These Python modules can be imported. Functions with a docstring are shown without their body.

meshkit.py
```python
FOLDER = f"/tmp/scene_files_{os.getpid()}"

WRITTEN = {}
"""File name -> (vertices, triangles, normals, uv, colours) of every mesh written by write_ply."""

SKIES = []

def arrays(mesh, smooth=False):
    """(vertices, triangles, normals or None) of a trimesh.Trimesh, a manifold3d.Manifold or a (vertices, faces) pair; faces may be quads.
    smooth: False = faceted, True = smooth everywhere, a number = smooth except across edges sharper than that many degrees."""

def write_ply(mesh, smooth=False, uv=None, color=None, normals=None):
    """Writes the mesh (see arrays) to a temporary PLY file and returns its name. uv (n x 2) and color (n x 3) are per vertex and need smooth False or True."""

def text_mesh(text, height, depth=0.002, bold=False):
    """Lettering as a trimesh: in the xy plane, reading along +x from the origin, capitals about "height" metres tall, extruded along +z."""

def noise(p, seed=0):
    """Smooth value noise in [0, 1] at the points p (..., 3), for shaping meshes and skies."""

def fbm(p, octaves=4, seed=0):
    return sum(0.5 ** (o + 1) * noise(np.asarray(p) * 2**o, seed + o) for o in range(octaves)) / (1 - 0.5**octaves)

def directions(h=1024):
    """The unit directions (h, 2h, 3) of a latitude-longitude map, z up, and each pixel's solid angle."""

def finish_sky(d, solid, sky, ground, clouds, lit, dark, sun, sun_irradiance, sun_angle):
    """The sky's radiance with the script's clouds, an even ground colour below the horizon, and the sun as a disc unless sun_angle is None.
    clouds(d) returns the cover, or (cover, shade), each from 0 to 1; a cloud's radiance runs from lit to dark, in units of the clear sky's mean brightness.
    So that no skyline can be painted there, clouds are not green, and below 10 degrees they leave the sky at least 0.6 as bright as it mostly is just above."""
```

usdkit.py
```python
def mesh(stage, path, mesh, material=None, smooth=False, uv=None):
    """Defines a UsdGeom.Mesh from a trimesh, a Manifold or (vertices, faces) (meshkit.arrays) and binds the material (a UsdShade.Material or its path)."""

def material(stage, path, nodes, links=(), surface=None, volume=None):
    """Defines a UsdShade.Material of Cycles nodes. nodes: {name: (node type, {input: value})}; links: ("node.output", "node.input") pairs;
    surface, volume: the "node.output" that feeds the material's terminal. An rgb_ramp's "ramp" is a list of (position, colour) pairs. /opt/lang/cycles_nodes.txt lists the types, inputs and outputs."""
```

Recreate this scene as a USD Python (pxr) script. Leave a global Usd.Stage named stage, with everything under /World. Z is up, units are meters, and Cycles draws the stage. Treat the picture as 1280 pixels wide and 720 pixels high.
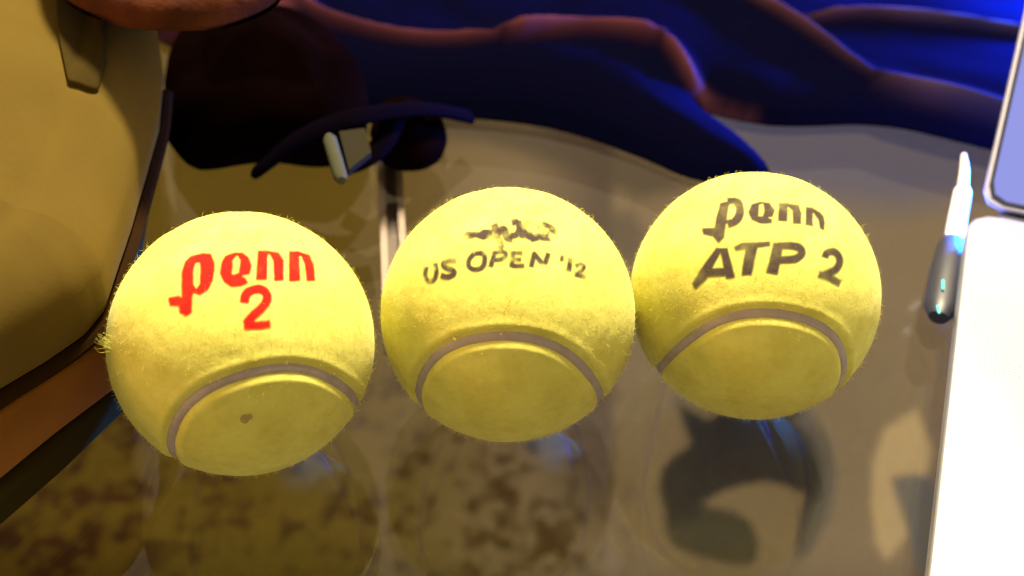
import math, random
import numpy as np, trimesh, usdkit, meshkit, shapely
from shapely.geometry import Polygon, LineString, MultiPolygon
from scipy.spatial import cKDTree
from pxr import Usd, UsdGeom, UsdLux, UsdShade, Sdf, Gf, Vt

stage = Usd.Stage.CreateInMemory()
UsdGeom.SetStageUpAxis(stage, 'Z'); UsdGeom.SetStageMetersPerUnit(stage, 1.0)
UsdGeom.Xform.Define(stage, '/World')
rng = np.random.default_rng(7)

# ------------------------------------------------------------------ camera
F_PX, PITCH, ROLL, CAM_H = 1700.0, 0.69262716, 0.05086722, 0.26819171
EYE = np.array([0.0, 0.0, CAM_H])
_cp, _sp, _c, _s = math.cos(PITCH), math.sin(PITCH), math.cos(ROLL), math.sin(ROLL)
FWD = np.array([0, _cp, -_sp]); _rt = np.array([1.0, 0, 0]); _up = np.array([0, _sp, _cp])
RIGHT = _c * _rt + _s * _up; UP = -_s * _rt + _c * _up
cam = UsdGeom.Camera.Define(stage, '/World/camera')
m = Gf.Matrix4d(*RIGHT, 0, *UP, 0, *(-FWD), 0, *EYE, 1)
cam.AddTransformOp().Set(m)
cam.CreateFocalLengthAttr(35.0); cam.CreateHorizontalApertureAttr(35.0 * 1280 / F_PX)
cam.CreateClippingRangeAttr((0.02, 100.0))
cam.CreateFStopAttr(7.2); cam.CreateFocusDistanceAttr(0.345)
cam.CreateExposureAttr(0.0)

# ------------------------------------------------------------------ light
dome = UsdLux.DomeLight.Define(stage, '/World/room_glow')
usdkit.material(stage, '/World/Looks/room_glow', {'t': ('texture_coordinate', {}), 's': ('separate_xyz', {}), 'r': ('rgb_ramp', {'ramp': [(0.0, (.05, .034, .018)), (0.22, (.12, .085, .045)), (0.46, (1.0, .74, .42)), (1.0, (1.0, .76, .44))]}), 'b': ('background_shader', {'strength': 0.62})},
    [('t.generated', 's.vector'), ('s.z', 'r.fac'), ('r.color', 'b.color')], surface='b.background')
UsdShade.MaterialBindingAPI.Apply(dome.GetPrim()).Bind(UsdShade.Material.Get(stage, '/World/Looks/room_glow'))

def lamp(name, pos, target, radius, color, intensity, cone=None):
    l = UsdLux.DiskLight.Define(stage, '/World/' + name)
    l.CreateRadiusAttr(radius); l.CreateColorAttr(Gf.Vec3f(*color)); l.CreateIntensityAttr(intensity); l.CreateNormalizeAttr(True)
    if cone:
        sh = UsdLux.ShapingAPI.Apply(l.GetPrim()); sh.CreateShapingConeAngleAttr(cone); sh.CreateShapingConeSoftnessAttr(.6)
    z = np.array(pos, float) - np.array(target, float); z /= np.linalg.norm(z)
    x = np.cross([0.1, 1, 0.02], z); x /= np.linalg.norm(x); y = np.cross(z, x)
    l.AddTransformOp().Set(Gf.Matrix4d(*x, 0, *y, 0, *z, 0, *pos, 1))
lamp('ceiling_lamp', (0.12, 0.98, 1.40), (0.02, 0.30, 0), 0.16, (1.0, 0.87, 0.60), 31.0)
lamp('side_lamp', (-0.85, 0.15, 0.42), (-0.22, 0.36, 0.05), 0.10, (1.0, 0.55, 0.18), 1.2)
lamp('blue_glow', (0.310, 0.550, 0.042), (0.3099, 0.550, 0.0), 0.03, (0.002, 0.10, 1.0), 150.0)

# ------------------------------------------------------------------ helpers
def ray(x, y):
    d = FWD + (np.asarray(x, float)[..., None] - 640) / F_PX * RIGHT - (np.asarray(y, float)[..., None] - 360) / F_PX * UP
    return d
def at(x, y, z=0.0):
    d = ray(x, y); t = (z - CAM_H) / d[..., 2]
    return EYE + d * t[..., None]
def at_list(pts, z=0.0):
    p = np.array(pts, float); return at(p[:, 0], p[:, 1], z)
def project(P):
    d = np.asarray(P) - EYE; w = d @ FWD
    return np.stack([640 + F_PX * (d @ RIGHT) / w, 360 - F_PX * (d @ UP) / w], -1)

used = {}
def path_for(name, parent):
    base = parent or '/World'
    k = used.get((base, name), -1) + 1; used[(base, name)] = k
    return f'{base}/{name}' + (f'_{k:03d}' if k else '')
def tag(prim, label=None, category=None, group=None, kind=None):
    for k, v in (('label', label), ('category', category), ('group', group), ('kind', kind)):
        if v: prim.SetCustomDataByKey(k, v)
def thing(name, label, category, loc=(0, 0, 0), group=None):
    p = path_for(name, None)
    x = UsdGeom.Xform.Define(stage, p); x.AddTranslateOp().Set(Gf.Vec3d(*map(float, loc)))
    tag(x.GetPrim(), label, category, group); return p
def part(name, mesh, mat, parent, smooth=40, loc=(0, 0, 0), tint=None, kind=None, label=None):
    """loc: the thing's base; the mesh comes in world coordinates."""
    v, f = (np.array(mesh.vertices), np.array(mesh.faces)) if hasattr(mesh, 'vertices') else mesh
    v = np.asarray(v, float) - np.asarray(loc, float)
    p = path_for(name, parent)
    g = usdkit.mesh(stage, p, (v, np.asarray(f)), mat, smooth=smooth)
    if tint is not None:
        UsdGeom.PrimvarsAPI(g).CreatePrimvar('tint', Sdf.ValueTypeNames.Color3fArray, 'vertex').Set(Vt.Vec3fArray.FromNumpy(np.asarray(tint, np.float32)))
    g.CreateDoubleSidedAttr(True)
    tag(g.GetPrim(), label, kind=kind); return p
def curves(name, pts, mat, parent, width, loc, kind='stuff'):
    n, k, _ = pts.shape
    c = UsdGeom.BasisCurves.Define(stage, path_for(name, parent))
    c.CreateTypeAttr('linear'); c.CreatePointsAttr(Vt.Vec3fArray.FromNumpy((pts - np.asarray(loc)).reshape(-1, 3).astype(np.float32)))
    c.CreateCurveVertexCountsAttr(Vt.IntArray.FromNumpy(np.full(n, k, np.int32)))
    w = np.tile(np.linspace(1, .35, k), n) * width
    c.CreateWidthsAttr(Vt.FloatArray.FromNumpy(w.astype(np.float32))); c.SetWidthsInterpolation('vertex')
    UsdShade.MaterialBindingAPI.Apply(c.GetPrim()).Bind(UsdShade.Material.Get(stage, mat)); tag(c.GetPrim(), kind=kind)

def box(lo, hi, bevel=0.0):
    import manifold3d as mf
    lo, hi = np.array(lo, float), np.array(hi, float)
    if not bevel:
        b = trimesh.creation.box(hi - lo); b.apply_translation((lo + hi) / 2); return b
    s = mf.Manifold.sphere(bevel, 16)
    pts = [s.translate([x, y, z]) for x in (lo[0] + bevel, hi[0] - bevel) for y in (lo[1] + bevel, hi[1] - bevel) for z in (lo[2] + bevel, hi[2] - bevel)]
    h = mf.Manifold.batch_hull(pts); mm = h.to_mesh()
    return trimesh.Trimesh(mm.vert_properties[:, :3], mm.tri_verts)
def tube(p, r, sides=12, flat=1.0):
    """A capped tube along the polyline p with the radius r at each point; flat squeezes it in z."""
    p = np.asarray(p, float); r = np.broadcast_to(r, (len(p),)).astype(float)
    t = np.gradient(p, axis=0); t /= np.linalg.norm(t, axis=1, keepdims=True)
    a = np.cross(t, [0, 0, 1.0]); a /= np.linalg.norm(a, axis=1, keepdims=True) + 1e-12
    b = np.cross(a, t); ang = np.arange(sides) * 2 * np.pi / sides
    v = p[:, None] + r[:, None, None] * (np.cos(ang)[None, :, None] * a[:, None] + flat * np.sin(ang)[None, :, None] * b[:, None])
    f = []
    for i in range(len(p) - 1):
        for j in range(sides):
            k = (j + 1) % sides
            f += [[i * sides + j, (i + 1) * sides + j, (i + 1) * sides + k], [i * sides + j, (i + 1) * sides + k, i * sides + k]]
    n = len(p) * sides; vv = np.vstack([v.reshape(-1, 3), p[:1], p[-1:]])
    for j in range(sides):
        k = (j + 1) % sides
        f += [[n, j, k], [n + 1, n - sides + k, n - sides + j]]
    return vv, np.array(f)
def smooth_line(pts, n=60, passes=2):
    p = np.array(pts, float)
    for _ in range(passes):
        q = [p[0]]
        for a, b in zip(p[:-1], p[1:]): q += [a * .75 + b * .25, a * .25 + b * .75]
        p = np.array(q + [p[-1]]); p = p[np.r_[True, np.linalg.norm(np.diff(p, axis=0), axis=1) > 1e-12]]
    s = np.r_[0, np.cumsum(np.linalg.norm(np.diff(p, axis=0), axis=1))]
    u = np.linspace(0, s[-1], n)
    return np.stack([np.interp(u, s, p[:, k]) for k in range(p.shape[1])], 1)
def resample_ring(xy, n):
    p = np.vstack([xy, xy[:1]]); s = np.r_[0, np.cumsum(np.linalg.norm(np.diff(p, axis=0), axis=1))]
    u = np.arange(n) / n * s[-1]
    return np.stack([np.interp(u, s, p[:, k]) for k in (0, 1)], 1)
def pillow(xy, z0, z1, r, bulge=0.0, n=200, corner=0.012, lower=0.004, bump=0.0, seed=0):
    """A slab with a rounded outline and rounded upper and lower rims, its top swelling by bulge."""
    g = Polygon(xy).buffer(0)
    g = g.buffer(-corner).buffer(corner)
    def ring(d):
        h = g.buffer(-d, join_style=1) if d > 0 else g
        h = max(getattr(h, 'geoms', [h]), key=lambda q: q.area)
        c = shapely.geometry.polygon.orient(h, 1.0); q = np.array(c.exterior.coords)[:-1]
        return resample_ring(q, n * 4)
    base = ring(0)[::4]
    rings = []
    spec = [(lower * (1 - math.sin(a)), z0 + lower * (1 - math.cos(a))) for a in np.linspace(0, math.pi / 2, 4)]
    spec += [(r * (1 - math.cos(a)), z1 - r + r * math.sin(a)) for a in np.linspace(0, math.pi / 2, 9)]
    inner = max(shapely.maximum_inscribed_circle(g).length - r, 0) * .92
    spec += [(r + inner * u, z1 + bulge * (1 - (1 - u) ** 2)) for u in (.06, .15, .3, .5, .75, 1.0)]
    for d, z in spec:
        cand = ring(d); idx = cKDTree(cand).query(base)[1]
        rings.append(np.column_stack([cand[idx], np.full(n, z)]))
    V = np.vstack(rings)
    if bump:
        V[:, 2] += bump * (meshkit.fbm(V * 14 + seed, 3, seed) - .5) * (V[:, 2] > z0 + .002)
    f = []
    for i in range(len(rings) - 1):
        for j in range(n):
            k = (j + 1) % n
            f += [[i * n + j, i * n + k, (i + 1) * n + k], [i * n + j, (i + 1) * n + k, (i + 1) * n + j]]
    a = len(V); V = np.vstack([V, rings[-1].mean(0), rings[0].mean(0)]); L = (len(rings) - 1) * n
    for j in range(n):
        k = (j + 1) % n
        f += [[a, L + j, L + k], [a + 1, k, j]]
    return V, np.array(f)

# ------------------------------------------------------------------ materials
LK = '/World/Looks/'
def plain(name, color, rough=.5, metal=0.0, noise=None, bump=None, spec=.5, sheen=0.0, extra=None):
    bc = 'color' if spec < .1 else 'base_color'
    nodes = {'p': ('principled_bsdf', {'base_color': color, 'roughness': rough, 'metallic': metal, 'specular_ior_level': spec, 'sheen_weight': sheen, **(extra or {})}) if spec >= .1 else ('diffuse_bsdf', {'color': color, 'roughness': rough})}
    links = []
    if noise or bump: nodes['t'] = ('texture_coordinate', {})
    if noise:
        scale, dark = noise
        nodes['n'] = ('noise_texture', {'scale': scale, 'detail': 4.0})
        nodes['r'] = ('rgb_ramp', {'ramp': [(0.3, tuple(c * dark for c in color)), (0.7, color)]})
        links += [('t.object', 'n.vector'), ('n.fac', 'r.fac'), ('r.color', 'p.' + bc)]
    if bump:
        scale, strength, dist = bump
        nodes['bn'] = ('noise_texture', {'scale': scale, 'detail': 3.0})
        nodes['b'] = ('bump', {'strength': strength, 'distance': dist})
        links += [('t.object', 'bn.vector'), ('bn.fac', 'b.height'), ('b.normal', 'p.normal')]
    usdkit.material(stage, LK + name, nodes, links, surface='p.BSDF')
    return LK + name

def felt_material():
    nodes = {'t': ('texture_coordinate', {}), 'n': ('noise_texture', {'scale': 90.0, 'detail': 5.0, 'roughness': .65}),
             'r': ('rgb_ramp', {'ramp': [(0.3, (.54, .49, .085)), (0.55, (.66, .63, .13)), (0.75, (.73, .71, .18))]}),
             'n2': ('noise_texture', {'scale': 1100.0, 'detail': 3.0, 'roughness': .7}), 'b': ('bump', {'strength': .22, 'distance': .0004}),
             'p': ('principled_bsdf', {'roughness': .95, 'specular_ior_level': .15, 'sheen_weight': .25, 'sheen_roughness': .5, 'sheen_tint': (1, .95, .5)})}
    usdkit.material(stage, LK + 'felt', nodes, [('t.object', 'n.vector'), ('n.fac', 'r.fac'), ('r.color', 'p.base_color'), ('t.object', 'n2.vector'), ('n2.fac', 'b.height'), ('b.normal', 'p.normal')], surface='p.BSDF')
    return LK + 'felt'
FELT = felt_material()
FUZZ = plain('felt_fuzz', (.72, .68, .15), 1.0, spec=.05)
def ink_material(name, color):
    """Ink soaked into the felt: where the print is worn or frayed the felt below shows through."""
    nodes = {'a': ('attribute', {'attribute': 'tint'}), 't': ('texture_coordinate', {}), 'sp': ('separate_color', {'color_type': 'rgb'}),
             'n2': ('noise_texture', {'scale': 1100.0, 'detail': 3.0}), 'b': ('bump', {'strength': .22, 'distance': .0004}),
             'p': ('principled_bsdf', {'base_color': color, 'roughness': .95, 'specular_ior_level': .1}), 'tr': ('transparent_bsdf', {}), 'mx': ('mix_closure', {})}
    usdkit.material(stage, LK + name, nodes, [('a.color', 'sp.color'), ('sp.r', 'mx.fac'), ('t.object', 'n2.vector'), ('n2.fac', 'b.height'), ('b.normal', 'p.normal'), ('tr.BSDF', 'mx.closure1'), ('p.BSDF', 'mx.closure2')], surface='mx.closure')
    return LK + name
INK_RED = ink_material('red_ink', (.62, .014, .009))
INK_BLACK = ink_material('black_ink', (.060, .044, .036))
SEAM = plain('seam_rubber', (.44, .37, .34), .85, noise=(160.0, .75), bump=(900.0, .5, .0004))
STAIN = plain('stain', (.36, .30, .09), .9)

def glass_material():
    nodes = {'g': ('geometry', {}), 'd': ('vector_math', {'math_type': 'dot_product'}), 'ab': ('math', {'math_type': 'absolute'}),
             'om': ('math', {'math_type': 'subtract', 'value1': 1.0}), 'pw': ('math', {'math_type': 'power', 'value2': 5.0}),
             'ma': ('math', {'math_type': 'multiply_add', 'value2': .94, 'value3': .056, 'use_clamp': True}),
             'tr': ('transparent_bsdf', {'color': (.955, .965, .95)}), 'gl': ('glossy_bsdf', {'color': (1, 1, 1), 'roughness': .012}), 'mx': ('mix_closure', {})}
    usdkit.material(stage, LK + 'table_glass', nodes, [('g.incoming', 'd.vector1'), ('g.normal', 'd.vector2'), ('d.value', 'ab.value1'), ('ab.value', 'om.value2'), ('om.value', 'pw.value1'),
                    ('pw.value', 'ma.value1'), ('ma.value', 'mx.fac'), ('tr.BSDF', 'mx.closure1'), ('gl.BSDF', 'mx.closure2')], surface='mx.closure')
    return LK + 'table_glass'
GLASS = glass_material()
def carpet_material():
    nodes = {'a': ('attribute', {'attribute': 'tint'}), 'g': ('geometry', {}), 'n': ('noise_texture', {'scale': 260.0, 'detail': 4.0, 'roughness': .7}),
             'r': ('rgb_ramp', {'ramp': [(0.3, (.72, .70, .66)), (0.7, (1, 1, 1))]}), 'm': ('mix', {'mix_type': 'multiply', 'fac': 1.0}),
             'b': ('bump', {'strength': .5, 'distance': .003}), 'p': ('principled_bsdf', {'roughness': 1.0, 'specular_ior_level': .1})}
    usdkit.material(stage, LK + 'carpet', nodes, [('g.position', 'n.vector'), ('n.fac', 'r.fac'), ('a.color', 'm.color1'), ('r.color', 'm.color2'), ('m.color', 'p.base_color'), ('n.fac', 'b.height'), ('b.normal', 'p.normal')], surface='p.BSDF')
    return LK + 'carpet'
CARPET = carpet_material()

# ------------------------------------------------------------------ carpet under the table (the setting)
CZ = -0.42
def zoomed(pts, ox, oy, s): return [(ox + x / s, oy + y / s) for x, y in pts]
Zc = lambda pts: zoomed(pts, 740, 480, 2.909)
swirl = Polygon(Zc([(305, 50), (350, 95), (430, 130), (500, 60), (640, 20), (760, 90), (820, 150), (868, 220), (885, 300), (880, 400), (862, 480), (800, 600), (740, 640), (750, 560), (757, 480), (775, 400),
    (720, 375), (640, 358), (560, 365), (480, 388), (400, 432), (440, 450), (520, 465), (580, 510), (605, 570), (600, 630), (570, 660), (480, 650), (380, 625), (300, 590), (270, 540), (265, 460), (243, 370), (255, 310), (290, 265), (360, 220), (335, 150)])).buffer(0)
lobe = Polygon(Zc([(400, 432), (440, 450), (520, 465), (580, 510), (605, 570), (600, 630), (570, 660), (480, 650), (380, 625), (300, 590), (275, 540), (300, 500), (380, 500)]))
shoulder = Polygon(Zc([(720, 130), (800, 190), (840, 300), (835, 400), (780, 470), (760, 600), (740, 640), (900, 600), (900, 250), (800, 90)])).buffer(0)
leaf_right = Polygon(Zc([(1085, 345), (1160, 322), (1240, 350), (1300, 460), (1300, 720), (1190, 720), (1170, 600), (1130, 480)]))
pale_oval = Polygon(Zc([(1180, 90), (1060, 165), (1022, 280), (1015, 450), (1032, 580), (1070, 650), (1140, 560), (1190, 420), (1240, 250)]))
corner_left = Polygon(Zc([(75, 300), (110, 170), (200, 100), (320, 80), (350, 150), (355, 215), (290, 262), (250, 300), (160, 295)]))
xs = np.unique(np.round(np.r_[np.arange(-1.6, -.5, .05), np.arange(-.5, .55, .003), np.arange(.55, 1.6, .05)], 4))
ys = np.unique(np.round(np.r_[np.arange(-.6, .5, .05), np.arange(.5, 1.4, .003), np.arange(1.4, 3.0, .05)], 4))
gx, gy = np.meshgrid(xs, ys, indexing='ij'); nv = gx.size
P = np.column_stack([gx.ravel(), gy.ravel(), np.full(nv, CZ)])
def edge(poly, q, w=2.5):
    """1 inside, 0 outside, soft over w pixels' worth of pile."""
    poly = poly.buffer(0); near = shapely.contains_xy(poly.buffer(4 * w), q[:, 0], q[:, 1]); out = np.zeros(len(q))
    pt = shapely.points(q[near]); d = shapely.distance(pt, poly.boundary) * np.where(shapely.contains(poly, pt), 1, -1)
    out[near] = np.clip(.5 + d / (2 * w), 0, 1); return out
front = P[:, 1] > .25
q = np.full((nv, 2), -9999.0); q[front] = project(P[front])
def mixc(c, new, a): return c * (1 - a[:, None]) + np.array(new) * a[:, None]
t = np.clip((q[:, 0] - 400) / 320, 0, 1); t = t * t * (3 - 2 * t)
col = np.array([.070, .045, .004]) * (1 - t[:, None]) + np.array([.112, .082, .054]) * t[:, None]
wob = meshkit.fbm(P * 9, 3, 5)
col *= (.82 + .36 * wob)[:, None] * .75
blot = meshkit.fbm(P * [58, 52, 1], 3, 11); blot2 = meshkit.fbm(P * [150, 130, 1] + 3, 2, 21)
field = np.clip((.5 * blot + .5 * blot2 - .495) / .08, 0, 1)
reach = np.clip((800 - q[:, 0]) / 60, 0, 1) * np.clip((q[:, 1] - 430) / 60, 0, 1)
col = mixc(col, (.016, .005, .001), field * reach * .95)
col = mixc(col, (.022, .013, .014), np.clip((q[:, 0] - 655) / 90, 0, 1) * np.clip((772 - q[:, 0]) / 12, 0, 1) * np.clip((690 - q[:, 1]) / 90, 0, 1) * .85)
col = mixc(col, (.085, .060, .042), edge(corner_left, q))
col = mixc(col, (.30, .225, .12), edge(pale_oval, q) * .55)
band = Polygon([(535, 140), (620, 150), (705, 160), (800, 196), (875, 232), (800, 250), (740, 222), (680, 200), (600, 178), (540, 172)])  # cloth edge mirrored in the glass, painted into the carpet colour
blue_reflection = Polygon([(850, 120), (1260, 140), (1260, 240), (1120, 262), (1010, 250), (960, 235), (900, 190)])  # blue glow mirrored in the glass, painted into the carpet colour
gap = Polygon([(745, 270), (790, 262), (808, 290), (795, 330), (775, 325)])
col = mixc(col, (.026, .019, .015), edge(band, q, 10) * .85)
col = mixc(col, (.026, .030, .090), edge(blue_reflection, q, 26) * .85)
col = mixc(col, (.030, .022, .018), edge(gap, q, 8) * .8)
col = mixc(col, (.006, .005, .011), edge(swirl, q))
col = mixc(col, (.020, .018, .017), edge(lobe, q, 6) * .9 * edge(swirl, q))
col = mixc(col, (.040, .036, .040), edge(shoulder, q, 5) * edge(swirl, q))
col = mixc(col, (.050, .048, .052), edge(leaf_right, q))
P[:, 2] += (meshkit.noise(P * 160, 3) - .5) * .002
ii, jj = np.meshgrid(np.arange(len(xs) - 1), np.arange(len(ys) - 1), indexing='ij'); a = ii * len(ys) + jj
f4 = np.stack([a, a + len(ys), a + len(ys) + 1, a + 1], -1).reshape(-1, 4)
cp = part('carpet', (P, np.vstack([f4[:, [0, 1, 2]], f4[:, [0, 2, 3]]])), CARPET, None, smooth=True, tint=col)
tag(stage.GetPrimAtPath(cp), 'tan patterned carpet seen through the glass table top', None, kind='structure')

# ------------------------------------------------------------------ glass table
table = thing('glass_table', 'clear glass table top that the three balls stand on', 'table', (0, 0, CZ))
TL = (0, 0, CZ)
part('glass_top', box((-.62, -.06, -.008), (.62, .86, 0), .0025), GLASS, table, loc=TL)
PINK_REFLECTION = plain('pinkish_reflection', (.42, .29, .24), .45, noise=(25.0, .7))
METAL_DARK = plain('brown_metal', (.13, .088, .072), .6)
s0, s1 = at_list([(487, 196), (497, 430)], -.010); dv = s1 - s0; sl = np.linalg.norm(dv); du = dv / sl; pr = np.array([-du[1], du[0], 0])
def strip(off, w, z0, z1):
    c = [s0 + pr * (off - w / 2), s0 + pr * (off + w / 2), s1 + pr * (off + w / 2), s1 + pr * (off - w / 2)]
    v = np.array([[*p[:2], z] for z in (z0, z1) for p in c]); h = trimesh.Trimesh(v, [[0, 1, 2]], process=False).convex_hull
    return h
part('reflection_strip', strip(0, .0088, -.0145, -.0125), METAL_DARK, table, loc=TL, smooth=False)  # solid strip standing in for an upright's reflection in the glass
part('reflection_edge', strip(-.0031, .0022, -.0125, -.0088), PINK_REFLECTION, table, loc=TL, smooth=False)
part('reflection_edge', strip(.0031, .0022, -.0125, -.0088), PINK_REFLECTION, table, loc=TL, smooth=False)
for lx in (-.58, .58):
    for ly in (-.02, .82):
        part('leg', box((lx - .02, ly - .02, CZ), (lx + .02, ly + .02, -.0085), .004), METAL_DARK, table, loc=TL)

# ------------------------------------------------------------------ tennis balls
R = .0335
CENTRES = [np.array([-.06782025, .25527454, R]), np.array([-.0007284, .2717699, R]), np.array([.06560433, .28473322, R])]
TURN = [np.array([[0.3533, -0.9347, -0.04], [-0.7591, -0.3113, 0.5717], [-0.5468, -0.1716, -0.8195]]),
        np.array([[0.0765, -0.987, 0.1411], [-0.8545, 0.0081, 0.5194], [-0.5138, -0.1603, -0.8428]]),
        np.array([[-0.074, -0.9895, -0.1243], [-0.8592, -0.0, 0.5116], [-0.5062, 0.1446, -0.8502]])]
def seam_curve(n):
    b, c, d, e = .2838, .887, .0182, .0764; a = 1 - b; t = np.linspace(0, 2 * np.pi, n + 1)[:-1]
    x = a * np.cos(t) + b * np.cos(3 * t) + d * np.cos(5 * t); y = a * np.sin(t) - b * np.sin(3 * t) + d * np.sin(5 * t); z = c * np.sin(2 * t) + e * np.sin(6 * t)
    p = np.stack([(x - y) / 2 ** .5, (x + y) / 2 ** .5, z], -1); p /= np.linalg.norm(p, axis=1)[:, None]
    far = (p[:, 0] < 0) & (p[:, 2] < 0); p[:, 0] = np.where(far, p[:, 0] * (1 + 3.4 * np.clip(-p[:, 2], 0, 1)), p[:, 0])
    return p / np.linalg.norm(p, axis=1)[:, None]
def on_ball(q, C, r):
    d = ray(q[:, 0], q[:, 1]); d /= np.linalg.norm(d, axis=1)[:, None]; o = EYE - C
    b = d @ o; disc = np.maximum(b * b - (o @ o - r * r), 0); return EYE + d * (-b - np.sqrt(disc))[:, None]
def stroke(pts, w): return LineString(smooth_line(pts, 24, 2)).buffer(w / 2, cap_style=2)
def poly(pts): return Polygon(pts).buffer(0)
def rounded(g, r=4): return g.buffer(-r).buffer(2 * r).buffer(-r)

Z1 = lambda g: shapely.affinity.affine_transform(g, [1 / 6, 0, 0, 1 / 6, 200, 300])
Z2 = lambda g: shapely.affinity.affine_transform(g, [1 / 5.333, 0, 0, 1 / 5.333, 510, 260])
Z3 = lambda g: shapely.affinity.affine_transform(g, [1 / 5.333, 0, 0, 1 / 5.333, 860, 235])
import shapely.affinity
U = shapely.union_all
B1 = [  # red lettering
    poly([(160, 330), (166, 230), (188, 160), (230, 120), (320, 98), (380, 103), (408, 160), (408, 230), (392, 310), (360, 370), (300, 412), (250, 392), (240, 440), (238, 540), (200, 566), (148, 545), (142, 460), (165, 420)])
        .difference(poly([(252, 330), (248, 240), (268, 170), (300, 165), (306, 230), (296, 330), (272, 372)])).union(poly([(62, 432), (150, 415), (150, 492), (75, 488)])),
    poly([(450, 250), (460, 170), (490, 120), (560, 93), (620, 93), (665, 130), (687, 190), (672, 258), (600, 262), (640, 285), (662, 322), (600, 347), (530, 347), (480, 315)])
        .difference(poly([(540, 262), (545, 150), (580, 110), (602, 150), (592, 244)])),
    U([poly([(735, 78), (808, 78), (802, 296), (720, 296)]), poly([(800, 78), (890, 92), (928, 150), (926, 302), (858, 302), (850, 160), (825, 108), (800, 104)])]),
    U([poly([(968, 83), (1042, 83), (1052, 306), (968, 306)]), poly([(1036, 84), (1120, 112), (1152, 180), (1164, 306), (1103, 306), (1085, 180), (1062, 124), (1036, 110)])]),
    U([stroke([(632, 470), (640, 400), (700, 368), (760, 366), (806, 400), (802, 460), (760, 512), (700, 560), (648, 630)], 66), stroke([(632, 640), (720, 640), (828, 628)], 58)])]
B2 = [  # worn black emblem and lettering
    U([poly([(345, 200), (400, 165), (470, 160), (455, 182), (400, 205)]), poly([(450, 185), (500, 150), (560, 150), (560, 185), (500, 202)])]),
    U([stroke([(575, 112), (598, 165), (590, 200)], 30), stroke([(590, 180), (640, 125), (655, 200), (690, 205)], 34), stroke([(600, 200), (625, 240), (615, 265)], 24)]),
    U([stroke([(700, 95), (735, 90), (745, 150), (715, 185), (690, 180)], 24), stroke([(740, 95), (770, 140), (760, 190)], 22)]),
    poly([(772, 106), (800, 96), (850, 116), (872, 122), (866, 208), (830, 216), (792, 194)]).difference(poly([(818, 140), (842, 150), (846, 184), (826, 176)])),
    poly([(876, 124), (905, 98), (960, 118), (992, 150), (986, 196), (950, 213), (890, 206), (874, 190)]).difference(poly([(905, 150), (930, 138), (934, 172), (908, 180)])).difference(poly([(950, 150), (964, 148), (964, 186), (952, 188)])),
    U([stroke([(120, 395), (112, 450), (130, 488), (170, 484), (192, 440), (182, 370)], 24)]),
    U([stroke([(318, 352), (270, 345), (228, 368), (250, 398), (300, 408), (312, 440), (262, 462), (222, 448)], 28)]),
    U([stroke([(440, 306), (402, 340), (402, 395), (450, 412), (500, 398), (516, 340), (505, 296), (445, 304)], 24)]),
    U([stroke([(552, 388), (578, 296)], 24), stroke([(572, 298), (640, 286), (662, 315), (620, 342), (566, 345)], 22)]),
    U([stroke([(700, 292), (694, 388)], 26), stroke([(696, 298), (758, 298)], 20), stroke([(696, 340), (750, 342)], 18), stroke([(694, 384), (770, 384)], 20)]),
    U([LineString([(822, 388), (842, 304), (908, 384), (936, 302)]).buffer(12, cap_style=2)]),
    stroke([(1030, 318), (1024, 348)], 16),
    stroke([(1084, 336), (1072, 418)], 24),
    U([stroke([(1120, 384), (1150, 366), (1178, 384), (1165, 412), (1122, 440)], 20), stroke([(1116, 440), (1184, 456)], 20)])]
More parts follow.
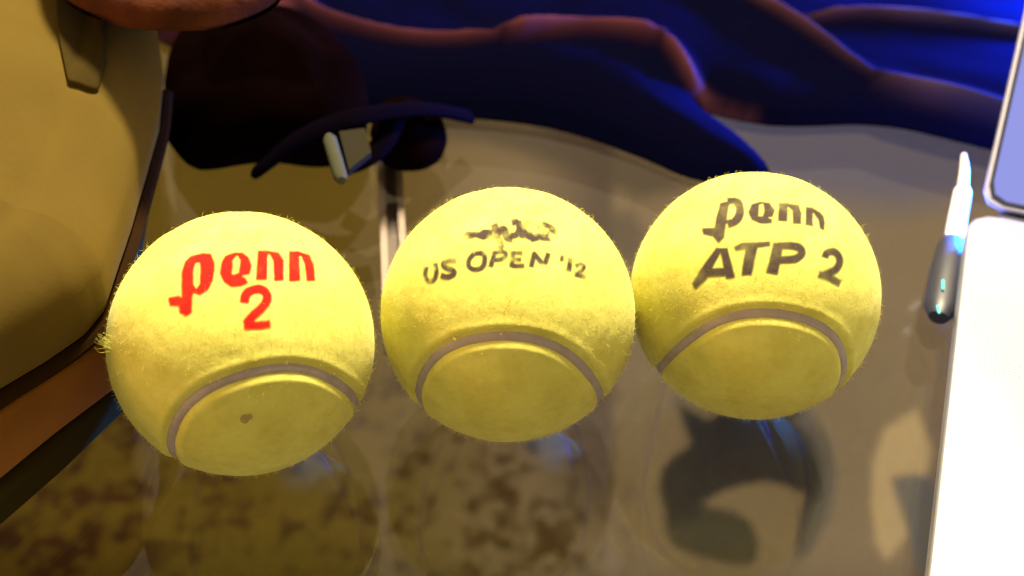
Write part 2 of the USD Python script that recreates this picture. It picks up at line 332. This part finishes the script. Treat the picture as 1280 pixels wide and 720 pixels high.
B3 = [  # black lettering
    U([poly([(215, 100), (278, 84), (262, 200), (240, 330), (205, 366), (165, 320), (188, 200)]), stroke([(262, 92), (335, 88), (352, 150), (330, 215), (262, 240)], 56), poly([(95, 268), (175, 262), (165, 322), (100, 306)])])
        .difference(poly([(268, 205), (276, 110), (306, 105), (308, 160), (292, 205)])),
    poly([(402, 160), (422, 106), (480, 88), (545, 96), (579, 145), (564, 190), (522, 194), (560, 206), (558, 234), (480, 236), (424, 208)]).difference(poly([(470, 186), (474, 112), (500, 104), (510, 150), (498, 188)])),
    U([poly([(604, 98), (668, 98), (660, 220), (600, 218)]), poly([(655, 100), (738, 112), (757, 170), (752, 238), (700, 236), (697, 150), (655, 118)])]),
    U([poly([(785, 122), (832, 128), (832, 254), (783, 244)]), poly([(825, 128), (880, 160), (904, 188), (912, 230), (905, 280), (880, 266), (868, 210), (825, 148)])]),
    U([poly([(188, 398), (232, 398), (120, 610), (50, 674), (28, 640), (80, 545)]), poly([(212, 398), (262, 398), (314, 594), (254, 604)]), poly([(130, 535), (240, 530), (245, 585), (115, 592)])]),
    U([poly([(306, 392), (360, 362), (548, 353), (548, 386), (470, 396), (318, 418)]), poly([(385, 385), (468, 385), (422, 578), (358, 578)])]),
    U([poly([(570, 362), (642, 362), (597, 574), (522, 562)]), stroke([(596, 384), (700, 382), (758, 398), (760, 446), (715, 474), (610, 478)], 50)]),
    U([stroke([(912, 462), (922, 428), (968, 418), (1006, 446), (1014, 500), (985, 545), (930, 566), (882, 584)], 46), stroke([(872, 572), (935, 590), (1014, 634)], 46)])]
B1 = [Z1(rounded(g, 8)) for g in B1]; B2 = [Z2(g.buffer(8 if k < 5 else 3.5)) for k, g in enumerate(B2)]; B3 = [Z3(rounded(g, 4)) for g in B3]

SPHERE = trimesh.creation.icosphere(6, 1.0); SV, SF = np.array(SPHERE.vertices), np.array(SPHERE.faces)
def ball(i, label, glyphs, ink, fade, strength):
    C = CENTRES[i]; base = C - [0, 0, R]; Mx = TURN[i]
    t = thing('tennis_ball', label, 'tennis ball', base, 'tennis balls in a row on the glass')
    sm = seam_curve(1600) @ Mx.T; tree = cKDTree(sm)
    dist = tree.query(SV)[0] * R
    allink = shapely.union_all(glyphs).buffer(2.5)
    pix = project(C + SV * R); facing = ((EYE - (C + SV * R)) * SV).sum(1) > 0
    under = shapely.contains_xy(allink, pix[:, 0], pix[:, 1]) & facing
    h = (meshkit.fbm(SV * 10 + 5 * i, 2, i) - .72) * .00022 + (meshkit.fbm(SV * 60, 2, i + 9) - .6) * .00010
    h = np.minimum(h, -.00004)
    h = np.where(under, np.clip(h, -.0003, -.00012), h)
    groove = np.exp(-(dist / .0019) ** 4) * .0008; lip = np.exp(-((dist - .0030) / .0011) ** 2) * .0002
    r = R + h - groove + lip * (~under)
    part('felt_cover', (C + SV * r[:, None], SF), FELT, t, smooth=True, loc=base)
    # seam: a band that lies in the groove
    k = len(sm); tan = np.roll(sm, -1, 0) - np.roll(sm, 1, 0); tan /= np.linalg.norm(tan, axis=1)[:, None]; side = np.cross(sm, tan)
    wv = .0016 * (1 + .3 * (meshkit.noise(sm * 9, i) - .5)); cols = []
    for u in (-1, -.6, 0, .6, 1):
        p = sm * R + side * (u * wv)[:, None]; p /= np.linalg.norm(p, axis=1)[:, None]
        cols.append(C + p * (R - .0010 + .0006 * (1 - u * u)))
    V = np.stack(cols, 1).reshape(-1, 3); f = []
    for a_ in range(k):
        b_ = (a_ + 1) % k
        for j in range(4): f += [[a_ * 5 + j, a_ * 5 + j + 1, b_ * 5 + j + 1], [a_ * 5 + j, b_ * 5 + j + 1, b_ * 5 + j]]
    part('seam', (V, np.array(f)), SEAM, t, smooth=True, loc=base)
    # printing
    for g in glyphs:
        grown = g.buffer(1.6); pieces = []
        for h_ in getattr(grown, 'geoms', [grown]):
            v2, f2 = trimesh.creation.triangulate_polygon(h_.simplify(.15), engine='earcut')
            v3, f3 = trimesh.remesh.subdivide_to_size(np.column_stack([v2, np.zeros(len(v2))]), f2, .9)
            mm = trimesh.Trimesh(v3, f3); mm.merge_vertices(); pieces.append(mm)
        mm = trimesh.util.concatenate(pieces); q2 = np.array(mm.vertices)[:, :2]
        pt = shapely.points(q2); d = shapely.distance(pt, g.boundary) * np.where(shapely.contains(g, pt), 1, -1)
        p3 = on_ball(q2, C, R)
        n1 = meshkit.fbm((p3 - C) * 700, 3, 31 + i); n2 = meshkit.fbm((p3 - C) * 240, 2, 41 + i)
        aa = np.clip(.5 + (d + (n1 - .5) * 1.8) / 3.4, 0, 1) * np.clip(strength - fade * 2.2 * np.clip(n2 - .38, 0, 1) - fade * (n1 - .5), 0, 1)
        tint = np.repeat(aa[:, None], 3, 1)
        r3 = R + .00004 + .00010 * (n1 - .5); p3 = C + (p3 - C) / R * r3[:, None]
        fc = np.array(mm.faces); nn = np.cross(p3[fc[:, 1]] - p3[fc[:, 0]], p3[fc[:, 2]] - p3[fc[:, 0]])
        fl = (nn * (p3[fc[:, 0]] - C)).sum(1) < 0; fc[fl] = fc[fl][:, ::-1]
        part('printed_mark', (p3, fc), ink, t, smooth=True, loc=base, tint=tint)
    # loose fibres of the felt
    rg = np.random.default_rng(100 + i); n = 19000
    d = rg.normal(size=(n, 3)); d /= np.linalg.norm(d, axis=1)[:, None]
    keep = tree.query(d)[0] * R > .0007 + .0009 * rg.random(n)
    px = project(C + d * R); keep &= ~shapely.contains_xy(allink, px[:, 0], px[:, 1]) | (rg.random(n) < .22); d = d[keep]; n = len(d)
    lie = np.cross(d, rg.normal(size=(n, 3))); lie /= np.linalg.norm(lie, axis=1)[:, None]
    L = rg.gamma(3, .00021, n)[:, None]; root = C + d * (R - .0004)
    mid = root + L * (.6 * d + .3 * lie); tip = root + L * (.75 * d + .6 * lie)
    pts = np.stack([root, mid, tip], 1); pts[:, :, 2] = np.maximum(pts[:, :, 2], .0002)
    curves('fuzz', pts, FUZZ, t, .00007, base)
    return t, base, C

b1, base1, C1 = ball(0, 'tennis ball with red lettering and a red number two', B1, INK_RED, .25, 1.05)
b2, base2, C2 = ball(1, 'tennis ball with small worn black emblem above a line of capitals', B2, INK_BLACK, 1.35, 1.0)
b3, base3, C3 = ball(2, 'tennis ball with bold black lettering in two lines, nearest the laptop', B3, INK_BLACK, .35, .95)
# a small stain on the lower panel and a tuft of felt that sticks out at the left of the first ball
spot = shapely.geometry.Point(306, 524).buffer(5.5).union(shapely.geometry.Point(312, 521).buffer(3.5))
v2, f2 = trimesh.creation.triangulate_polygon(spot, engine='earcut'); p3 = on_ball(v2, C1, R + .0001)
part('stain', (p3, f2), STAIN, b1, smooth=True, loc=base1)
tuft = []
trg = np.random.default_rng(3); root = on_ball(np.array([[139., 432.]]), C1, R - .0003)[0]
for k in range(30):
    o = root + trg.normal(size=3) * .0007; dx = np.array([-.0034, 0, .0016]) * trg.uniform(.5, 1.0) + trg.normal(size=3) * .0007
    tuft.append([o, o + dx * .55 + trg.normal(size=3) * .0004, o + dx + np.array([0, 0, .001]) * trg.normal()])
curves('tuft', np.array(tuft), FUZZ, b1, .00009, base1, kind=None)

# ------------------------------------------------------------------ dark cloth at the back of the table
CLOTH = None
def cloth_material():
    nodes = {'g': ('geometry', {}), 'n': ('noise_texture', {'scale': 700.0, 'detail': 2.0}), 'b': ('bump', {'strength': .12, 'distance': .0006}),
             'a': ('attribute', {'attribute': 'tint'}),
             'p': ('diffuse_bsdf', {'roughness': .5})}
    usdkit.material(stage, LK + 'dark_cloth', nodes, [('g.position', 'n.vector'), ('n.fac', 'b.height'), ('b.normal', 'p.normal'), ('a.color', 'p.color')], surface='p.BSDF')
    return LK + 'dark_cloth'
CLOTH = cloth_material()
edge_px = [(-60, -60), (60, -20), (130, 22), (210, 58), (300, 110), (420, 140), (530, 148), (600, 150), (700, 163), (800, 198), (868, 230), (950, 236), (968, 218), (920, 172), (868, 140), (925, 154), (980, 162), (1100, 156), (1200, 180), (1300, 206), (1420, 240), (1500, -60)]
out = Polygon(np.vstack([smooth_line(at_list(edge_px[:-1])[:, :2], 260, 2), [[.62, .64], [-.42, .64]]])).buffer(0)
ridges = [([(200, -30), (300, 30), (375, 5)], .014, .012), ([(350, -40), (372, 0), (410, 32), (480, 50), (560, 58), (640, 56)], .012, .0045), ([(620, 57), (680, 48), (760, 46), (835, 55)], .014, .0065), ([(825, 52), (850, 75), (870, 100), (915, 116), (960, 122)], .011, .0040),
          ([(900, -25), (940, 0), (1000, 36), (1060, 72), (1110, 98)], .010, .0034), ([(1090, 92), (1150, 108), (1210, 122), (1300, 150)], .013, .0070), ([(1000, 30), (1060, 24), (1150, 29), (1260, 40), (1330, 48)], .009, .0040),
          ([(60, 8), (130, 20), (220, 30), (320, 20)], .024, .014)]
gx, gy = np.meshgrid(np.arange(-.42, .621, .0017), np.r_[np.arange(.36, .601, .0017), np.arange(.605, .651, .005)], indexing='ij')
q = np.column_stack([gx.ravel(), gy.ravel()]); pt = shapely.points(q)
inside = shapely.contains(out, pt); d = shapely.distance(pt, out.boundary)
h = .0025 + .0105 * (1 - np.exp(-d / .010)) + .010 * (meshkit.fbm(np.column_stack([q * [9, 14], np.zeros(len(q))]), 3, 8) - .45) * np.clip(d / .03, 0, 1)
crest_light = np.zeros(len(q))
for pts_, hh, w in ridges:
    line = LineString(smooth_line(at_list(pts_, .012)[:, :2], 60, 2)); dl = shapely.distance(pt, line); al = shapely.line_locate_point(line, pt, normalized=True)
    w = w * .72; b_ = np.exp(-(dl / w) ** 2) * np.clip(np.minimum(al, 1 - al) / .14, .0, 1) ** .6 * (.7 + .6 * meshkit.noise(np.column_stack([q * [38, 20], np.zeros(len(q))]), 71)); h += hh * .42 * b_ * np.clip(d / .012, 0, 1); crest_light = np.maximum(crest_light, b_)
h += .0007 * (meshkit.fbm(np.column_stack([q * [45, 60], np.zeros(len(q))]), 2, 18) - .5)
V = np.column_stack([q, np.maximum(h, .0012)])
crest_light = crest_light ** 1.3 * (.35 + 1.0 * meshkit.fbm(np.column_stack([q * [40, 40], np.zeros(len(q))]), 2, 44) )
crest_light = np.clip(crest_light, 0, 1)
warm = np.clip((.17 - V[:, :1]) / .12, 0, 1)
tint = np.array([.0012, .0012, .0066]) * (1 - crest_light[:, None]) + (np.array([.066, .018, .021]) * warm + np.array([.026, .018, .026]) * (1 - warm)) * crest_light[:, None]  # lamp light caught by the fold crests is painted into the tint
nx, ny = gx.shape; ii, jj = np.meshgrid(np.arange(nx - 1), np.arange(ny - 1), indexing='ij'); a = (ii * ny + jj).ravel()
f4 = np.stack([a, a + ny, a + ny + 1, a + 1], -1); f4 = f4[inside[f4].all(1)]
fq = np.vstack([f4[:, [0, 1, 2]], f4[:, [0, 2, 3]]])
ed = np.sort(fq[:, [0, 1, 1, 2, 2, 0]].reshape(-1, 2), axis=1); uq, ct = np.unique(ed, axis=0, return_counts=True); rv = np.unique(uq[ct == 1])
near = shapely.get_coordinates(shapely.line_interpolate_point(out.exterior, shapely.line_locate_point(out.exterior, shapely.points(V[rv, :2]))))
V[rv, :2] = near; V[rv, 2] = .0014
mm = trimesh.Trimesh(V, fq, process=False)
# hem: the border drops to the glass
tint_m = tint; fc = np.array(mm.faces)
ed = np.sort(fc[:, [0, 1, 1, 2, 2, 0]].reshape(-1, 2), axis=1); uq, ct = np.unique(ed, axis=0, return_counts=True); rim = uq[ct == 1]
low = {}; VV = [tuple(x) for x in V]; TT = [tuple(x) for x in tint]; extra = []
for e0, e1 in rim:
    for e_ in (e0, e1):
        if e_ not in low: low[e_] = len(VV); VV.append((V[e_, 0], V[e_, 1], .0006)); TT.append(tuple(tint[e_]))
    extra += [[e0, e1, low[e1]], [e0, low[e1], low[e0]]]
VV, TT = np.array(VV), np.array(TT); FF = np.vstack([fc, extra]); keep = np.unique(FF); re = np.full(len(VV), -1); re[keep] = np.arange(len(keep))
cl = part('dark_cloth', (VV[keep], re[FF]), CLOTH, None, smooth=True, tint=TT[keep])
tag(stage.GetPrimAtPath(cl), 'dark blue crumpled cloth with reddish light painted on its folds along the back of the table', 'cloth')

# ------------------------------------------------------------------ tan chair at the left
TAN = plain('tan_upholstery', (.150, .100, .022), .8, noise=(18.0, .8), bump=(420.0, .12, .0006), spec=.08)
WOOD = plain('orange_wood', (.27, .105, .012), .7, noise=(30.0, .65), spec=.1)
UNDER_SHADE = plain('dark_under_shade', (.030, .022, .005), .8, spec=.05)
SHADOWY = plain('brown_gap_shade', (.030, .014, .004), .9, spec=.03)
ch = thing('armchair', 'tan padded chair arm with brown wooden rail at the left edge', 'chair', (-.30, .35, 0)); CL = (-.30, .35, 0)
outl = at_list([(-160, 610), (0, 497), (60, 461), (108, 428), (136, 394), (152, 340), (168, 292), (187, 225), (202, 170), (207, 110), (200, 70), (170, 20), (130, -40), (-220, -60)], .034)[:, :2]
PAD = pillow(outl, .034, .066, .018, bulge=.010, corner=.006, lower=.004, bump=.010, seed=2); part('arm_pad', PAD, TAN, ch, loc=CL, smooth=True)
o = Polygon(outl).buffer(0)
rim_outline = np.array(o.exterior.coords); ln = LineString(at_list([(-160, 614), (0, 500), (60, 464), (110, 429), (138, 395), (154, 340), (170, 292), (189, 225), (204, 170), (208, 120)], .032))
pl = smooth_line(np.column_stack([np.array(ln.coords)[:, :2], np.full(len(ln.coords), .0325)]), 90, 2)
part('gap_shade', tube(pl, .0022, 8), SHADOWY, ch, loc=CL)  # dark tube standing in for the shaded gap along the pad's edge
outw = at_list([(-160, 712), (0, 606), (70, 548), (150, 487), (168, 440), (172, 330), (190, 230), (190, 100), (-220, -60)], .011)[:, :2]
part('wood_rail', pillow(outw, .0115, .0305, .003, corner=.003, lower=.002), WOOD, ch, loc=CL, smooth=50)
outd = at_list([(-160, 775), (0, 658), (80, 588), (165, 505), (176, 440), (176, 330), (193, 230), (190, 100), (-220, -60)], .001)[:, :2]
part('under_shade', pillow(outd, .0008, .0112, .003, corner=.003, lower=.001), UNDER_SHADE, ch, loc=CL, smooth=50)  # dark slab standing in for the shade beneath the chair arm
# thin dark panel laid on the pad as the shade of a fold
fold_xy = at_list([(66, -30), (72, 40), (84, 96), (118, 100), (130, 60), (126, 0), (120, -40)], .070)[:, :2]
from scipy.interpolate import LinearNDInterpolator
tops = PAD[0][PAD[0][:, 2] > .060]; lift = LinearNDInterpolator(tops[:, :2], tops[:, 2], fill_value=.07)
FL = pillow(fold_xy, 0, .0022, .0008, corner=.002, lower=.0004); FL[0][:, 2] += lift(FL[0][:, :2])
part('fold_shade', FL, plain('fold_shade_tan', (.062, .042, .011), .85, noise=(30.0, .7), spec=.05), ch, loc=CL, smooth=True)
# reddish cloth thrown over the top of the chair
rb = at_list([(52, -60), (66, 4), (100, 26), (140, 46), (170, 58), (206, 58), (240, 56), (290, 46), (345, 16), (372, -30), (330, -90), (120, -110)], .075)[:, :2]
rc = part('brown_cloth', pillow(smooth_line(np.vstack([rb, rb[:1]]), 90, 2)[:-1], .0795, .094, .008, bulge=.008, corner=.003, bump=.022, seed=13), plain('reddish_cloth', (.09, .022, .007), .8, noise=(60.0, .35), bump=(160.0, .5, .002), spec=.1), None, smooth=True)
tag(stage.GetPrimAtPath(rc), 'reddish brown crumpled cloth lying over the top of the tan chair', 'cloth')

# ------------------------------------------------------------------ dark pouch with strap and pale clip
POUCH = plain('dark_pouch', (.0030, .0010, .0008), .8, noise=(40.0, .5), bump=(300.0, .3, .0008), spec=.06)
STRAP = plain('black_strap', (.002, .0012, .003), .7, spec=.06)
CLIP = plain('pale_clip', (.06, .06, .036), .5, spec=.05)
PANEL = plain('grey_panel', (.028, .024, .014), .6, spec=.05)
pc0 = at(np.array(300.), np.array(180.)); PL = (pc0[0], pc0[1], 0)
pch = thing('pouch', 'dark maroon soft pouch with black strap and pale clip, behind left ball', 'pouch', PL)
lump = at_list([(208, 178), (236, 214), (272, 212), (300, 206), (340, 202), (385, 210), (432, 208), (470, 160), (440, 90), (360, 50), (240, 50), (208, 90)], .003)[:, :2]
part('body', pillow(smooth_line(np.vstack([lump, lump[:1]]), 80, 2)[:-1], .001, .024, .014, bulge=.012, corner=.004, bump=.018, seed=4), POUCH, pch, loc=PL, smooth=True)
lump2 = at_list([(462, 176), (476, 214), (520, 219), (552, 208), (562, 180), (545, 150), (500, 138), (470, 145)], .002)[:, :2]
part('flap', pillow(smooth_line(np.vstack([lump2, lump2[:1]]), 60, 2)[:-1], .001, .012, .007, bulge=.004, corner=.002, bump=.008, seed=6), POUCH, pch, loc=PL, smooth=True)
def at_each(px, zz): return np.array([at(np.array(float(a)), np.array(float(b)), z) for (a, b), z in zip(px, zz)])
sp = at_each([(322, 214), (340, 200), (362, 180), (398, 160), (440, 147), (490, 138), (540, 136), (585, 146)], [.006, .012, .018, .024, .026, .024, .018, .010])
part('strap', tube(smooth_line(sp, 60, 2), .0042, 10, .5), STRAP, pch, loc=PL)
sp = at_each([(428, 212), (452, 202), (474, 186), (488, 162), (494, 140)], [.010, .014, .016, .018, .020])
part('strap', tube(smooth_line(sp, 40, 2), .0042, 10, .5), STRAP, pch, loc=PL)
c0, c1 = at(np.array([411., 427.]), np.array([170., 226.]), .030)
part('clip', tube(np.array([c0, c0 * .9 + c1 * .1, c0 * .1 + c1 * .9, c1]), [.0012, .0022, .0022, .0014], 12), CLIP, pch, loc=PL)
g4 = at_list([(424, 164), (456, 160), (464, 190), (436, 212)], .029)
part('panel', trimesh.Trimesh(np.vstack([g4, g4 - [0, 0, .002]]), [[0, 1, 2]], process=False).convex_hull, PANEL, pch, loc=PL, smooth=False)

# ------------------------------------------------------------------ laptop at the right
ALU = plain('aluminium', (.74, .76, .84), .24, metal=.86, noise=(60.0, .97), spec=.6)
ALU_RIM = plain('aluminium_rim', (.50, .50, .62), .4, metal=.3)
GASKET = plain('black_gasket', (.008, .010, .03), .5)
BEZEL = plain('lavender_bezel', (.30, .30, .62), .3, spec=.6)
HOLE = plain('speaker_hole', (.52, .52, .55), .8)
DT = .0165
k0 = at(np.array(1211.), np.array(262.), DT); k1 = at(np.array(1160.), np.array(720.), DT)
ax = k1 - k0; ax[2] = 0; ax /= np.linalg.norm(ax); rx = np.array([-ax[1], ax[0], 0]);  # ax: towards the front edge, rx: to the right
lp = thing('laptop', 'open silver laptop with bright deck at the right edge', 'laptop', (k0[0], k0[1], 0)); LL = (k0[0], k0[1], 0)
def lap(u, v, z): return k0 * [1, 1, 0] + rx * u + ax * v + np.array([0, 0, z])
def slab(u0, u1, v0, v1, z0, z1, r, bev):
    g = Polygon([(u0, v0), (u1, v0), (u1, v1), (u0, v1)]).buffer(-r).buffer(r, quad_segs=8)
    xy = np.array(g.exterior.coords)[:-1]; V, f = pillow(xy, z0, z1, bev, corner=r * .98, lower=bev, n=240)
    W = k0 * [1, 1, 0] + V[:, :1] * rx + V[:, 1:2] * ax + V[:, 2:] * [0, 0, 1.0]
    if np.dot(np.cross(rx, ax), [0, 0, 1]) < 0: f = f[:, ::-1]
    return W, f
part('deck', slab(0, .33, 0, .235, .0105, DT, .010, .0010), ALU, lp, loc=LL, smooth=50)
part('underside', slab(.011, .319, .008, .227, .0006, .0107, .010, .0008), GASKET, lp, loc=LL, smooth=50)
hol = []
for iu in range(16):
    for iv in range(46):
        c = lap(.0075 + .0013 * iu, .017 + .0013 * iv, DT + .0004); n6 = 6
        an = np.arange(n6) * 2 * np.pi / n6; ring = c + .00033 * (np.cos(an)[:, None] * rx + np.sin(an)[:, None] * ax)
        hol.append(trimesh.Trimesh(ring, [[0, j, j + 1] for j in range(1, n6 - 1)], process=False))
part('speaker_grille', trimesh.util.concatenate(hol), HOLE, lp, loc=LL, smooth=False, kind='stuff')
# lid: leans back from the hinge
hinge = lap(.004, -.006, .013)
e1 = ray(np.array(1281.), np.array(8.)); best = None
for th in np.radians(np.arange(20, 130, 1)):
    dirn = -ax * math.cos(th) + np.array([0, 0, math.sin(th)]); qq = project(np.stack([hinge, hinge + dirn * .12]))
    s_ = (qq[1, 0] - qq[0, 0]) / (qq[1, 1] - qq[0, 1]); want = (1279 - 1226) / (10 - 245)
    if best is None or abs(s_ - want) < best[0]: best = (abs(s_ - want), th, dirn)
LIDDIR = best[2]; LIDN = np.cross(rx, LIDDIR); LIDN /= np.linalg.norm(LIDN)
if LIDN @ ax < 0: LIDN = -LIDN
print('lid angle', math.degrees(best[1]), best[0], project(np.stack([hinge, hinge + LIDDIR * .12])))
def lid(u0, u1, v0, v1, n0, n1, r, bev):
    g = Polygon([(u0, v0), (u1, v0), (u1, v1), (u0, v1)]).buffer(-r).buffer(r, quad_segs=8)
    V, f = pillow(np.array(g.exterior.coords)[:-1], n0, n1, bev, corner=r * .98, lower=bev, n=240)
    W = hinge + V[:, :1] * rx + V[:, 1:2] * LIDDIR + V[:, 2:] * LIDN
    if np.cross(rx, LIDDIR) @ LIDN < 0: f = f[:, ::-1]
    return W, f
part('lid', lid(0, .322, .002, .225, -.0042, 0, .006, .0008), ALU_RIM, lp, loc=LL, smooth=50)
part('gasket', lid(.0010, .3210, .0030, .2240, -.0004, .0002, .0055, .0004), GASKET, lp, loc=LL, smooth=50)
usdkit.material(stage, LK + 'lit_screen', {'e': ('emission', {'color': (.31, .33, .80), 'strength': 1.0})}, surface='e.emission')
part('screen', lid(.0022, .3198, .0046, .2228, -.0003, .0004, .005, .0004), LK + 'lit_screen', lp, loc=LL, smooth=50)
hb = slab(.010, .32, -.010, .004, .003, .0125, .003, .001)
part('hinge', hb, GASKET, lp, loc=LL, smooth=50)

# ------------------------------------------------------------------ plug lying beside the laptop
WHITE = plain('white_plastic', (.88, .87, .84), .35)
BLACKP = plain('black_plastic', (.022, .022, .030), .45)
CYAN = plain('cyan_mark', (.03, .55, .60), .5)
def lying(px, z): return at_list(px, z)
pb = at(np.array(1186.), np.array(340.)); BL = (pb[0], pb[1], 0)
pg = thing('cable_plug', 'black plug with white tip and small cyan marks beside the laptop', 'plug', BL)
part('tip', tube(lying([(1205, 194), (1205.5, 215), (1203.5, 236)], .0055), [.0009, .0016, .0019], 14), WHITE, pg, loc=BL)
part('connector', tube(lying([(1204, 233), (1203.5, 240), (1196, 280), (1191.5, 304)], .0050), [.0019, .0029, .0031, .0030], 16, .75), WHITE, pg, loc=BL)
part('body', tube(lying([(1191.5, 302), (1190, 312), (1184, 345), (1176, 385), (1173, 397)], .0052), [.0038, .0050, .0056, .0052, .0030], 18, .8), BLACKP, pg, loc=BL)
for pxl in ([(1179, 350), (1178.5, 362)], [(1172, 382), (1174, 392)]):
    part('mark', tube(lying(pxl, .0100), [.0004, .0004], 8, .6), CYAN, pg, loc=BL)
